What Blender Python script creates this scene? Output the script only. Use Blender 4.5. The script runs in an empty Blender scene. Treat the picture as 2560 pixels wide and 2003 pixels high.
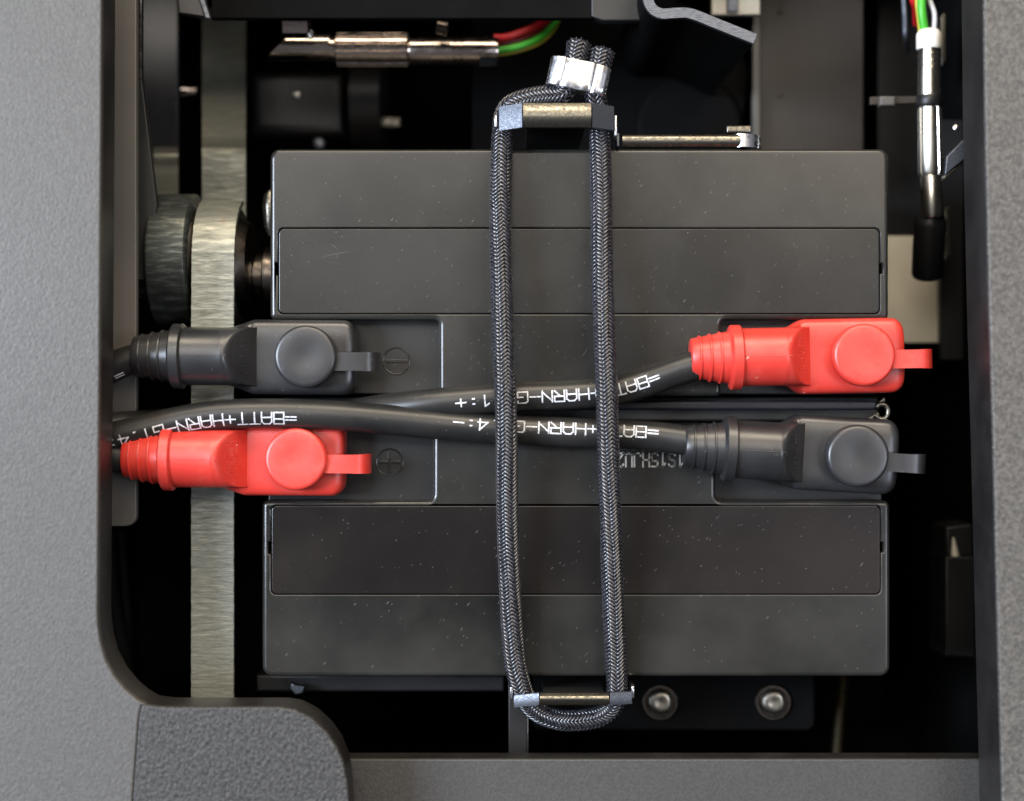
import bpy, bmesh, math, random
from mathutils import Vector, Matrix
random.seed(7)
SC = bpy.context.scene
# ------------------------------------------------------------------ camera, world, lamps
D = 450.0                      # mm from the lens to the battery tops (z = 0)
S = 0.117                      # mm per photograph pixel on that plane
cam = bpy.data.cameras.new('camera'); co = bpy.data.objects.new('camera', cam)
SC.collection.objects.link(co); SC.camera = co
co.location = (0, 0, D/1000); cam.sensor_width = 36; cam.lens = 36*D/(2560*S)
cam.clip_start = 0.01; cam.clip_end = 20
cam.dof.use_dof = True; cam.dof.focus_distance = 0.447; cam.dof.aperture_fstop = 5.2
world = bpy.data.worlds.new('World'); SC.world = world; world.use_nodes = True
world.node_tree.nodes['Background'].inputs[0].default_value = (0.90, 0.92, 1.0, 1)
world.node_tree.nodes['Background'].inputs[1].default_value = 0.14
SC.view_settings.view_transform = 'Standard'; SC.view_settings.look = 'None'
SC.view_settings.exposure = -0.18; SC.view_settings.gamma = 1
SC.cycles.use_denoising = True
SC.cycles.max_bounces = 8; SC.cycles.diffuse_bounces = 3
SC.cycles.caustics_reflective = False; SC.cycles.caustics_refractive = False
def area(name, loc, target, sx, sy, power, col):
    l = bpy.data.lights.new(name, 'AREA'); l.shape = 'RECTANGLE'; l.size = sx; l.size_y = sy
    l.energy = power; l.color = col
    o = bpy.data.objects.new(name, l); SC.collection.objects.link(o); o.location = loc
    o.rotation_euler = (Vector(target)-Vector(loc)).to_track_quat('-Z', 'Y').to_euler()
    return o
area('ceiling_lamp', (-0.42, 0.76, 1.7), (-0.42, 0, 0), 0.90, 1.0, 15, (1.0, 0.93, 0.84))
area('ceiling_lamp', (0.66, 0.76, 1.7), (0.66, 0, 0), 0.80, 1.0, 13.5, (1.0, 0.87, 0.71))
area('window_light', (-1.25, 0.15, 1.15), (0, 0, 0), 0.5, 0.8, 66, (0.74, 0.84, 1.0))
area('window_light', (0.95, -0.15, 1.35), (0, 0, 0), 0.3, 0.6, 7, (0.80, 0.86, 1.0))
area('wall_lamp', (0.15, 1.55, 0.95), (0, 0, 0), 1.8, 0.6, 44, (1.0, 0.86, 0.66))

# ------------------------------------------------------------------ helpers (all shapes in mm)
def W(px, py, z=0.0):
    f = (D - z)/D*S
    return Vector(((px-1280)*f, (1001.5-py)*f, z))
def W2(px, py, z=0.0):
    w = W(px, py, z); return (w.x, w.y)
def kz(z): return S*(D-z)/D
class MB:
    def __init__(s): s.v = []; s.f = []; s.sm = []
    def add(s, vs, fs, smooth=True):
        n = len(s.v); s.v += [tuple(v) for v in vs]
        for f in fs: s.f.append(tuple(i+n for i in f)); s.sm.append(smooth)
        return s
def link(name, mb, mat, parent=None, origin=None, sharp=40):
    """one mesh object from an MB given in world mm"""
    if parent is not None: org = parent['_o']
    else: org = origin if origin is not None else (0, 0, 0)
    org = Vector(org)
    me = bpy.data.meshes.new(name)
    me.from_pydata([tuple((Vector(v)-org)*0.001) for v in mb.v], [], mb.f)
    me.update()
    me.polygons.foreach_set('use_smooth', mb.sm)
    if sharp and any(mb.sm): me.set_sharp_from_angle(angle=math.radians(sharp))
    me.materials.append(mat)
    o = bpy.data.objects.new(name, me); SC.collection.objects.link(o)
    if parent is not None:
        o.parent = parent; o['_o'] = tuple(org)
        o.location = (0, 0, 0)
    else:
        o.location = org*0.001; o['_o'] = tuple(org)
    return o
def tag(o, label=None, cat=None, group=None, kind=None):
    if label: o['label'] = label
    if cat: o['category'] = cat
    if group: o['group'] = group
    if kind: o['kind'] = kind
    return o
def thing(name, loc, label, cat, group=None):
    o = bpy.data.objects.new(name, None); SC.collection.objects.link(o)
    o.empty_display_size = 0.01
    o.location = Vector(loc)*0.001; o['_o'] = tuple(loc)
    return tag(o, label, cat, group)
def rpoly(pts, rad, n=6):
    """closed polygon (counter-clockwise or not) with rounded corners"""
    out = []; N = len(pts)
    for i, p in enumerate(pts):
        r = rad[i] if isinstance(rad, (list, tuple)) else rad
        a = Vector(pts[i-1][:2]); b = Vector(p[:2]); c = Vector(pts[(i+1) % N][:2])
        if r <= 0: out.append((b.x, b.y)); continue
        u = (a-b).normalized(); w = (c-b).normalized()
        ang = u.angle(w)
        t = min(r/math.tan(ang/2), (a-b).length*.49, (c-b).length*.49); r2 = t*math.tan(ang/2)
        bis = (u+w).normalized(); cen = b+bis*(r2/math.sin(ang/2))
        p0 = b+u*t; p1 = b+w*t
        a0 = math.atan2(p0.y-cen.y, p0.x-cen.x); a1 = math.atan2(p1.y-cen.y, p1.x-cen.x)
        d = (a1-a0+math.pi) % (2*math.pi)-math.pi
        for k in range(n+1):
            t_ = a0+d*k/n
            out.append((cen.x+r2*math.cos(t_), cen.y+r2*math.sin(t_)))
    return out
def area2(p): return sum(p[i-1][0]*p[i][1]-p[i][0]*p[i-1][1] for i in range(len(p)))/2
def ccw(p): return list(p) if area2(p) > 0 else list(reversed(p))
def offs(loop, d):
    """inset a ccw loop by d (mitred)"""
    out = []; N = len(loop)
    for i in range(N):
        a = Vector(loop[i-1]); b = Vector(loop[i]); c = Vector(loop[(i+1) % N])
        e1 = b-a; e2 = c-b
        if e1.length < 1e-9: e1 = e2
        if e2.length < 1e-9: e2 = e1
        n1 = Vector((-e1.y, e1.x)).normalized(); n2 = Vector((-e2.y, e2.x)).normalized()
        m = n1+n2
        if m.length < 1e-6: m = n1
        m.normalize(); s_ = d/max(.35, m.dot(n1))
        out.append((b.x+m.x*s_, b.y+m.y*s_))
    return out
def fill(loops, z, up=True):
    bm = bmesh.new(); es = []
    for lp in loops:
        vs = [bm.verts.new((x, y, z)) for x, y in lp]
        for i in range(len(vs)): es.append(bm.edges.new((vs[i-1], vs[i])))
    bmesh.ops.triangle_fill(bm, use_beauty=True, use_dissolve=False, edges=es)
    bm.verts.index_update()
    V = [v.co.copy() for v in bm.verts]; F = []
    for f in bm.faces:
        idx = [v.index for v in f.verts]
        if (f.normal.z if f.normal.length else 1) * (1 if up else -1) < 0: idx.reverse()
        F.append(idx)
    bm.free(); return V, F
def slab(mb, outer, z0, z1, bev=0.6, holes=(), hole_bev=0.25, bottom=False, segs=4):
    """solid plate: outer outline + holes, top edge rounded"""
    outer = ccw(outer); rings = [(0.0, z0)]
    for k in range(segs+1):
        a = math.pi/2*k/segs
        rings.append((bev*(1-math.cos(a)), z1-bev+bev*math.sin(a)))
    if bev <= 0: rings = [(0, z0), (0, z1)]
    vs = []; N = len(outer)
    for d, z in rings:
        vs += [(x, y, z) for x, y in (offs(outer, d) if d > 0 else outer)]
    fs = []
    for r in range(len(rings)-1):
        for i in range(N):
            j = (i+1) % N
            fs.append((r*N+i, r*N+j, (r+1)*N+j, (r+1)*N+i))
    mb.add(vs, fs, True)
    tops = [[(v[0], v[1]) for v in vs[-N:]]]
    for h in holes:
        h = list(reversed(ccw(h))); M = len(h)
        hr = [(0.0, z0)]
        for k in range(3):
            a = math.pi/2*k/2
            hr.append((hole_bev*(1-math.cos(a)), z1-hole_bev+hole_bev*math.sin(a)))
        hv = []
        for d, z in hr:
            hv += [(x, y, z) for x, y in (offs(h, d) if d > 0 else h)]
        hf = []
        for r in range(len(hr)-1):
            for i in range(M):
                j = (i+1) % M
                hf.append((r*M+i, r*M+j, (r+1)*M+j, (r+1)*M+i))
        mb.add(hv, hf, True); tops.append([(v[0], v[1]) for v in hv[-M:]])
    V, F = fill(tops, z1); mb.add(V, F, False)
    if bottom:
        V, F = fill([outer]+[list(h) for h in holes], z0, up=False); mb.add(V, F, False)
    return mb
def box(mb, x0, x1, y0, y1, z0, z1, bev=0.3):
    return slab(mb, [(x0, y0), (x1, y0), (x1, y1), (x0, y1)], z0, z1, bev, bottom=True, segs=2)
def pxpoly(pts, z): return [W2(x, y, z) for x, y in pts]
def pslab(mb, pts, z1, thick, bev=0.4, rad=0, **k):
    """outline given by where its top (z1) stands"""
    P = pxpoly(pts, z1)
    if rad: P = rpoly(P, rad)
    return slab(mb, P, z1-thick, z1, bev, bottom=True, **k)
def catmull(pts, step=1.0):
    P = [Vector(p) for p in pts]; P = [P[0]*2-P[1]]+P+[P[-1]*2-P[-2]]
    out = []
    for i in range(1, len(P)-2):
        a, b, c, d = P[i-1], P[i], P[i+1], P[i+2]
        n = max(2, int((c-b).length/step))
        for k in range(n):
            t = k/n
            out.append(.5*((2*b)+(c-a)*t+(2*a-5*b+4*c-d)*t*t+(3*b-a-3*c+d)*t**3))
    out.append(P[-2]); return out
def resample(C, step):
    L = [0.0]
    for i in range(1, len(C)): L.append(L[-1]+(C[i]-C[i-1]).length)
    n = max(2, int(round(L[-1]/step))); out = []; j = 0
    for k in range(n+1):
        s = L[-1]*k/n
        while j < len(L)-2 and L[j+1] < s: j += 1
        t = (s-L[j])/max(1e-9, L[j+1]-L[j]); out.append(C[j].lerp(C[j+1], min(1, max(0, t))))
    return out
def frames(C, up=Vector((0, 0, 1))):
    fr = []; u = None
    for i in range(len(C)):
        t = (C[min(i+1, len(C)-1)]-C[max(i-1, 0)]).normalized()
        if u is None:
            u = (up-t*up.dot(t)).normalized()
        else:
            u = (u-t*u.dot(t)).normalized()
        fr.append((t, u, t.cross(u)))
    return fr
def upframes(C):
    fr = []
    for i in range(len(C)):
        t = (C[min(i+1, len(C)-1)]-C[max(i-1, 0)]).normalized()
        u = Vector((0, 0, 1)); u = (u-t*u.dot(t)).normalized(); fr.append((t, u, t.cross(u)))
    return fr
def tube(mb, C, r, n=16, cap=True, fr=None):
    fr = fr or frames(C); vs = []; N = len(C)
    for i, (p, (t, u, b)) in enumerate(zip(C, fr)):
        rr = r(i/(N-1)) if callable(r) else r
        for k in range(n):
            a = 2*math.pi*k/n; vs.append(p+(u*math.cos(a)+b*math.sin(a))*rr)
    fs = [(i*n+k, i*n+(k+1) % n, (i+1)*n+(k+1) % n, (i+1)*n+k) for i in range(N-1) for k in range(n)]
    if cap:
        fs.append(tuple(reversed(range(n)))); fs.append(tuple((N-1)*n+k for k in range(n)))
    mb.add(vs, fs, True); return mb
def turned(mb, p0, axis, prof, n=48, ref=Vector((0, 0, 1)), rfun=None):
    """surface of revolution: prof = [(distance along axis, radius)]"""
    p0 = Vector(p0); t = Vector(axis).normalized()
    u = ref-t*ref.dot(t)
    if u.length < 1e-6: u = Vector((0, 1, 0))
    u.normalize(); b = t.cross(u); vs = []; N = len(prof)
    for (d, r) in prof:
        for k in range(n):
            a = 2*math.pi*k/n; rr = r*(rfun(a, d) if rfun else 1)
            vs.append(p0+t*d+(u*math.cos(a)+b*math.sin(a))*rr)
    fs = [(i*n+k, i*n+(k+1) % n, (i+1)*n+(k+1) % n, (i+1)*n+k) for i in range(N-1) for k in range(n)]
    fs.append(tuple(reversed(range(n)))); fs.append(tuple((N-1)*n+k for k in range(n)))
    mb.add(vs, fs, True); return mb
def disc_prof(r, h, bev, n=5):
    pr = [(0, r)]
    for k in range(n+1):
        a = math.pi/2*k/n; pr.append((h-bev+bev*math.sin(a), r-bev+bev*math.cos(a)))
    return pr

# ------------------------------------------------------------------ materials
def new_mat(name):
    m = bpy.data.materials.new(name); m.use_nodes = True
    nt = m.node_tree; return m, nt, nt.nodes['Principled BSDF']
def node(nt, typ, **k):
    n = nt.nodes.new(typ)
    for a, v in k.items():
        if a == 'inp':
            for kk, vv in v.items(): n.inputs[kk].default_value = vv
        else: setattr(n, a, v)
    return n
def mapped(nt, scale=(1, 1, 1), rot=(0, 0, 0)):
    tc = node(nt, 'ShaderNodeTexCoord'); mp = node(nt, 'ShaderNodeMapping')
    mp.inputs['Scale'].default_value = scale; mp.inputs['Rotation'].default_value = rot
    nt.links.new(tc.outputs['Object'], mp.inputs['Vector']); return mp.outputs['Vector']
def noise(nt, vec, scale, detail=3, rough=.55):
    n = node(nt, 'ShaderNodeTexNoise', inp={'Scale': scale, 'Detail': detail, 'Roughness': rough})
    nt.links.new(vec, n.inputs['Vector']); return n.outputs['Fac']
def ramp(nt, fac, stops):
    r = node(nt, 'ShaderNodeValToRGB'); nt.links.new(fac, r.inputs['Fac'])
    r.color_ramp.interpolation = 'EASE'
    el = r.color_ramp.elements
    while len(el) < len(stops): el.new(.5)
    for e, (p, c) in zip(el, stops):
        e.position = p; e.color = (*c, 1) if len(c) == 3 else c
    return r.outputs['Color']
def g(v): return (v, v, v)
def mix(nt, fac, a, b):
    m = node(nt, 'ShaderNodeMix', data_type='RGBA')
    for sock, v in ((0, fac), (6, a), (7, b)):
        if hasattr(v, 'links'): nt.links.new(v, m.inputs[sock])
        else: m.inputs[sock].default_value = v if not isinstance(v, tuple) else (*v, 1)[:4]
    return m.outputs[2]
def bump(nt, bsdf, h, strength, dist):
    b = node(nt, 'ShaderNodeBump', inp={'Strength': strength, 'Distance': dist})
    nt.links.new(h, b.inputs['Height']); nt.links.new(b.outputs['Normal'], bsdf.inputs['Normal'])
    return b
def specks(nt, scale, size, rot, stretch=.3):
    vec0 = mapped(nt, (1, 1, 1), (0, 0, rot)); mp = node(nt, 'ShaderNodeMapping'); mp.inputs['Scale'].default_value = (1, stretch, 1)
    nt.links.new(vec0, mp.inputs['Vector']); vec = mp.outputs['Vector']
    v = node(nt, 'ShaderNodeTexVoronoi', inp={'Scale': scale, 'Randomness': 1.0}); nt.links.new(vec, v.inputs['Vector'])
    d = ramp(nt, v.outputs['Distance'], [(0, g(1)), (size, g(1)), (size*1.5, g(0))])
    # only some cells hold a speck
    c = ramp(nt, v.outputs['Color'], [(.58, g(0)), (.68, g(1))])
    m = node(nt, 'ShaderNodeMath', operation='MULTIPLY'); nt.links.new(d, m.inputs[0]); nt.links.new(c, m.inputs[1])
    return m.outputs[0]
def plastic(name, lo, hi, rough=.38, dust=True, smud=25, bstr=.15, spec=.5, bscale=2500):
    m, nt, b = new_mat(name); vec = mapped(nt)
    n1 = noise(nt, vec, smud, 4, .6)
    col = ramp(nt, n1, [(.3, lo), (.7, hi)])
    if dust:
        sp0 = specks(nt, 420, .055, .75, .30); ms = node(nt, 'ShaderNodeMath', operation='MULTIPLY', inp={1: .17}); nt.links.new(sp0, ms.inputs[0]); col = mix(nt, ms.outputs[0], col, (.36, .35, .32))
        sp2 = specks(nt, 1000, .07, .7, .35)
        mm = node(nt, 'ShaderNodeMath', operation='MULTIPLY', inp={1: .35}); nt.links.new(sp2, mm.inputs[0])
        col = mix(nt, mm.outputs[0], col, (.35, .34, .32))
    nt.links.new(col, b.inputs['Base Color'])
    n2 = noise(nt, vec, smud*1.3, 2, .5)
    rr = ramp(nt, n2, [(.15, g(rough-.02)), (.85, g(rough+.07))]); nt.links.new(rr, b.inputs['Roughness'])
    b.inputs['Specular IOR Level'].default_value = spec
    n3 = noise(nt, vec, bscale, 2); bump(nt, b, n3, bstr, .0001)
    return m
def metal(name, lo, hi, rough=.3, streak=None, sc=400, bstr=.2, rvar=.1):
    m, nt, b = new_mat(name); vec = mapped(nt, streak or (1, 1, 1))
    n1 = noise(nt, vec, sc, 4, .65); col = ramp(nt, n1, [(.3, lo), (.7, hi)])
    nt.links.new(col, b.inputs['Base Color']); b.inputs['Metallic'].default_value = 1
    rr = ramp(nt, n1, [(.3, g(rough+rvar)), (.7, g(max(.03, rough-rvar)))]); nt.links.new(rr, b.inputs['Roughness'])
    bump(nt, b, n1, bstr, .0001); return m
def textured(name, lo, hi, rough, cell, bstr, fine=6000):
    """leather-grained powder coat"""
    m, nt, b = new_mat(name); vec = mapped(nt, (1, 1, 1), (0, 0, .6))
    n0 = noise(nt, vec, 9, 3); n1 = noise(nt, vec, cell, 4, .6)
    cc = ramp(nt, n1, [(.30, lo), (.72, hi)])
    v = node(nt, 'ShaderNodeTexVoronoi', feature='SMOOTH_F1', inp={'Scale': cell*.9, 'Smoothness': .6})
    nt.links.new(mapped(nt, (1.25, .8, 1), (0, 0, -.7)), v.inputs['Vector'])
    a = node(nt, 'ShaderNodeMath', operation='MULTIPLY_ADD', inp={1: .45}); nt.links.new(v.outputs['Distance'], a.inputs[0]); nt.links.new(n1, a.inputs[2])
    nt.links.new(cc, b.inputs['Base Color'])
    rr = ramp(nt, n0, [(.3, g(rough-.04)), (.7, g(rough+.06))]); nt.links.new(rr, b.inputs['Roughness'])
    bump(nt, b, a.outputs[0], bstr, .0003); return m
M = {}
M['case'] = plastic('battery_plastic', (.010, .0098, .0094), (.018, .0175, .0165), .34)
M['lid'] = plastic('battery_lid_plastic', (.007, .007, .0066), (.030, .029, .026), .22, smud=17)
M['insert'] = plastic('insert_plastic', (.006, .006, .0058), (.020, .0195, .018), .25, smud=20)
M['insert2'] = plastic('glossy_insert_plastic', (.008, .007, .0067), (.022, .018, .0165), .17, smud=16)  # brown tint in the colour stands in for a reflection on the strip
M['black'] = plastic('black_paint', (.006, .006, .0065), (.012, .012, .012), .42, dust=False)
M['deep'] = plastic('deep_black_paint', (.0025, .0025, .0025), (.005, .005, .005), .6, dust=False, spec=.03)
M['blackgloss'] = plastic('black_gloss_paint', (.008, .008, .010), (.015, .015, .018), .25, dust=False)
M['rubber'] = plastic('black_rubber', (.014, .014, .015), (.026, .026, .028), .31, smud=60, bstr=.08, spec=.7)
M['jacket'] = plastic('cable_jacket', (.011, .011, .011), (.021, .020, .019), .34, smud=70, bstr=.1)
M['edge'] = plastic('panel_edge_plastic', (.012, .011, .011), (.022, .020, .019), .38, smud=60)
M['cover'] = textured('grey_grained_coat', (.060, .0575, .054), (.086, .083, .078), .50, 1150, .5)
M['coarse'] = textured('grey_coarse_grained_coat', (.014, .0135, .013), (.056, .054, .051), .50, 950, 1.0)  # coarser grain is its own; darker base paints in the block's duller lighting
M['smoothgrey'] = textured('grey_fine_grained_coat', (.040, .039, .038), (.058, .0565, .055), .52, 1300, .25)
M['ledge'] = plastic('brown_grey_plate', (.07, .066, .06), (.10, .092, .082), .45, dust=False, smud=12)
M['brown'] = plastic('dark_brown_plate', (.012, .0105, .009), (.034, .023, .016), .5, dust=False, smud=10)
M['beige'] = plastic('beige_plate', (.62, .57, .46), (.76, .70, .57), .5, dust=False, smud=20)
M['white'], nt, b = new_mat('white_ink'); nt.links.new(ramp(nt, noise(nt, mapped(nt), 1500, 3, .7), [(.30, (.20, .20, .21)), (.55, (.66, .67, .70))]), b.inputs['Base Color']); b.inputs['Roughness'].default_value = .6
M['ink'], nt, b = new_mat('faded_ink'); b.inputs['Base Color'].default_value = (.27, .25, .22, 1); b.inputs['Roughness'].default_value = .6
M['scuff'], nt, b = new_mat('dusty_scuff'); b.inputs['Base Color'].default_value = (.055, .053, .05, 1); b.inputs['Roughness'].default_value = .7
M['lint'], nt, b = new_mat('pale_lint'); b.inputs['Base Color'].default_value = (.33, .32, .31, 1); b.inputs['Roughness'].default_value = .7
M['ivory'], nt, b = new_mat('ivory_plastic'); b.inputs['Base Color'].default_value = (.92, .88, .80, 1); b.inputs['Roughness'].default_value = .4
def red_rubber():
    m, nt, b = new_mat('red_rubber'); vec = mapped(nt)
    n1 = noise(nt, vec, 60, 3); col = ramp(nt, n1, [(.3, (.57, .032, .021)), (.7, (.63, .042, .028))])
    n5 = ramp(nt, noise(nt, vec, 140, 5, .7), [(.45, g(0)), (.8, g(.10))]); col = mix(nt, n5, col, (.80, .45, .40))
    sp = specks(nt, 300, .06, .95, .3); col = mix(nt, sp, col, (.8, .6, .55))
    nt.links.new(col, b.inputs['Base Color']); b.inputs['Roughness'].default_value = .40; b.inputs['Specular IOR Level'].default_value = .7
    b.inputs['Subsurface Weight'].default_value = .08
    b.inputs['Subsurface Radius'].default_value = (1.0, .12, .08); b.inputs['Subsurface Scale'].default_value = .002
    bump(nt, b, noise(nt, vec, 2500, 2), .08, .0001); return m
M['red'] = red_rubber()
M['alu'] = metal('bright_aluminium', (.40, .40, .42), (.70, .70, .72), .30, (1, 1, 1), 300, .35)
M['galv'] = metal('galvanised_steel', (.10, .095, .085), (.27, .25, .20), .34, None, 900, .5)
M['rough'] = metal('rough_zinc', (.10, .10, .09), (.42, .38, .31), .4, None, 220, 1.0)
M['steelblue'] = metal('brushed_steel', (.09, .10, .12), (.17, .18, .20), .5, (1, 6, 6), 500, .15)
M['chrome'] = metal('nickel_plated_brass', (.80, .76, .66), (.97, .93, .84), .28, None, 60, .03, .05)
M['bronze'] = metal('dull_nickel', (.48, .40, .36), (.66, .56, .50), .20, (1, 8, 8), 200, .03)
M['darkmetal'] = metal('dark_oxide_steel', (.05, .045, .04), (.12, .10, .085), .35, None, 300, .2)
def wire_mat(n, c):
    m, nt, b = new_mat(n); b.inputs['Base Color'].default_value = (*c, 1); b.inputs['Roughness'].default_value = .4; return m
M['wr'] = wire_mat('red_wire', (.55, .01, .015)); M['wg'] = wire_mat('green_wire', (.06, .42, .03))
M['ww'] = wire_mat('white_wire', (.6, .6, .65)); M['wy'] = wire_mat('yellow_wire', (.5, .38, .03))
def belt_mat(name, lo, hi, dark):
    m, nt, b = new_mat(name)
    v1 = mapped(nt, (1, 5, 1)); n1 = noise(nt, v1, 150, 5, .62)
    v2 = mapped(nt, (1, .35, 1)); n2 = noise(nt, v2, 160, 3, .6)
    col = ramp(nt, n1, [(.28, dark), (.45, lo), (.72, hi)])
    r = ramp(nt, n2, [(.62, g(0)), (.74, g(.55))]); col = mix(nt, r, col, (.30, .20, .15))
    nt.links.new(col, b.inputs['Base Color']); b.inputs['Metallic'].default_value = .55
    rr = ramp(nt, n1, [(.3, g(.5)), (.7, g(.3))]); nt.links.new(rr, b.inputs['Roughness'])
    bump(nt, b, n1, .45, .0004); return m
M['belt'] = belt_mat('worn_steel_belt', (.24, .25, .22), (.37, .37, .32), (.14, .145, .125))
M['belt2'] = belt_mat('shaded_steel_belt', (.13, .135, .115), (.19, .19, .16), (.09, .09, .08))  # belt steel darkened: shade on the rear belts painted into the colour
M['pulley'] = belt_mat('worn_dark_pulley', (.04, .047, .045), (.135, .145, .13), (.022, .026, .025))
def cord_mat():
    m, nt, b = new_mat('braided_polyester'); vec = mapped(nt)
    col = ramp(nt, noise(nt, vec, 900, 2), [(.3, (.010, .010, .013)), (.7, (.045, .045, .053))])
    nt.links.new(col, b.inputs['Base Color']); b.inputs['Roughness'].default_value = .24
    b.inputs['Specular IOR Level'].default_value = 1.0; return m
M['cord'] = cord_mat()

# ------------------------------------------------------------------ the bay
mb = MB(); mb.add([(-230, -190, -172), (230, -190, -172), (230, 190, -172), (-230, 190, -172)], [(0, 1, 2, 3)], False)
tag(link('floor', mb, M['deep'], origin=(0, 0, -172)), kind='structure')
def wallq(x0, x1, y0, y1, z0, z1):
    m_ = MB(); box(m_, x0, x1, y0, y1, z0, z1, .5); return m_
tag(link('wall_left', wallq(-205, -150, -185, 185, -171, 6), M['deep'], origin=(-175, 0, -171)), kind='structure')
tag(link('wall_right', wallq(150, 205, -185, 185, -171, 6), M['deep'], origin=(175, 0, -171)), kind='structure')
tag(link('wall_back', wallq(-149, 149, 150, 190, -171, -20), M['deep'], origin=(0, 165, -171)), kind='structure')
tag(link('wall_front', wallq(-149, 149, -190, -128, -171, -12), M['deep'], origin=(0, -165, -171)), kind='structure')

# ------------------------------------------------------------------ grey covers round the opening
ZC, ZB = 30.0, 14.0
t = thing('grey_cover', W(120, 900, ZB), 'light grey grained cover on the left, with a coarser rounded corner block at its foot', 'cover')
left = pxpoly([(-260, -260), (254, -260), (252, 300), (248, 900), (244, 1400)], ZC)
corner = []
for (x, y) in [(243, 1520), (244, 1560), (250, 1604), (262, 1648), (284, 1690), (312, 1724), (340, 1748), (366, 1763)]:
    corner.append(W2(x, y, ZC))
side = left+corner+pxpoly([(352, 1764), (345, 1800), (330, 2003), (316, 2260), (-260, 2260)], ZC)
mb = MB(); slab(mb, side, ZC-2.2, ZC, .5)
link('side_panel', mb, M['cover'], t)
blk = [(367, 1763), (400, 1768), (440, 1769), (700, 1769), (738, 1775), (778, 1796), (815, 1830), (842, 1868), (860, 1912), (869, 1960), (872, 2003), (876, 2260), (317, 2260), (331, 2003), (346, 1800), (353, 1764)]
mb = MB(); slab(mb, pxpoly(blk, ZC), ZC-2.2, ZC-.12, .5)
link('corner_panel', mb, M['coarse'], t)
# dark inner wall (lip) under both
if True: pass
lip = left+corner+pxpoly([(400, 1768), (440, 1769), (700, 1769), (738, 1775), (778, 1796), (815, 1830), (842, 1868), (860, 1912), (869, 1960), (872, 2003), (876, 2260), (-260, 2260)], ZC)
mb = MB(); slab(mb, offs(ccw(lip), .35), ZB, ZC-2.3, .2, bottom=True)
link('cover_lip', mb, M['edge'], t)
t = thing('grey_cover', W(2520, 1000, ZB), 'light grey grained cover down the right side, straight edged with a dark blue-black lip', 'cover')
ZR = 30.0
M['cover_warm'] = textured('warm_grey_grained_coat', (.050, .047, .0435), (.112, .105, .096), .52, 900, .9)
right = pxpoly([(2458, -260), (2464, 300), (2474, 760), (2484, 1100), (2496, 1600), (2507, 2003), (2513, 2260), (2900, 2260), (2900, -260)], ZR)
mb = MB(); slab(mb, right, ZR-1.6, ZR, .5); link('side_panel', mb, M['cover_warm'], t)
mb = MB(); slab(mb, offs(ccw(right), .3), ZR-22, ZR-1.7, .2, bottom=True); link('cover_lip', mb, M['edge'], t)
def chips(parent, pts, z, n, seed, jit=.5):
    rn = random.Random(seed); P = [W(x, y, z) for x, y in pts]; mb = MB()
    L = [0.0]
    for i in range(1, len(P)): L.append(L[-1]+(P[i]-P[i-1]).length)
    for _ in range(n):
        q = rn.uniform(0, L[-1]); i = max(j for j in range(len(L)-1) if L[j] <= q)
        p = P[i].lerp(P[i+1], (q-L[i])/(L[i+1]-L[i]))+Vector((rn.gauss(0, jit*.25), rn.gauss(0, jit*.25), 0)); r = rn.uniform(.05, .15)
        vs = [p+Vector((r*math.cos(a)*rn.uniform(.6, 1.3), r*math.sin(a)*rn.uniform(.6, 1.8), .02)) for a in [k*math.pi/3 for k in range(6)]]+[p+Vector((0, 0, r*.8))]
        mb.add(vs, [(k, (k+1) % 6, 6) for k in range(6)], False)
    tag(link('edge_chips', mb, M['lint'], parent), kind='stuff')
chips(t, [(2459.5, -20), (2465.5, 300), (2475.5, 760), (2485.5, 1100), (2497.5, 1600), (2508.5, 2003)], ZR-.25, 260, 4, .45)
chips(t, [(2437, -20), (2444, 400), (2456, 1100), (2466, 1600), (2474, 2003)], ZR-21, 60, 6, .6)
ZF = 7.0
t = thing('front_panel', W(1660, 1960, ZF-8), 'lower grey panel along the bottom edge, between the corner block and the right cover', 'panel')
mb = MB(); slab(mb, pxpoly([(800, 1899), (2600, 1899), (2600, 2260), (800, 2260)], ZF), ZF-1.5, ZF, .4); link('panel_face', mb, M['smoothgrey'], t)
mb = MB(); slab(mb, pxpoly([(800, 1900), (2600, 1900), (2600, 2260), (800, 2260)], ZF), ZF-9, ZF-1.6, .2, bottom=True); link('panel_lip', mb, M['edge'], t)

# left ledge with rounded corner, and tapered black sheet
t = thing('inner_ledge', W(300, 600, -6), 'brownish grey ledge plate under the left cover, its rounded end below the red boot', 'plate')
mb = MB(); pslab(mb, [(180, -150), (341, -150), (341, 1316), (180, 1316)], 0, 2.5, .4, [0, 0, 3.2, 0])
link('plate', mb, M['ledge'], t)
t = thing('tapered_sheet', W(360, 300, -20), 'tapered black sheet with a bright cut edge beside the left ledge, upper left', 'sheet')
mb = MB(); pslab(mb, [(330, -150), (353, -150), (353, 185), (392, 512), (362, 700), (330, 700)], -12, 3, .3); link('sheet', mb, M['black'], t)
mb = MB(); pslab(mb, [(348, -150), (353.5, -150), (353.5, 196), (351, 196)], -11.2, .8, .3); link('cut_edge', mb, M['alu'], t)

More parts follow.
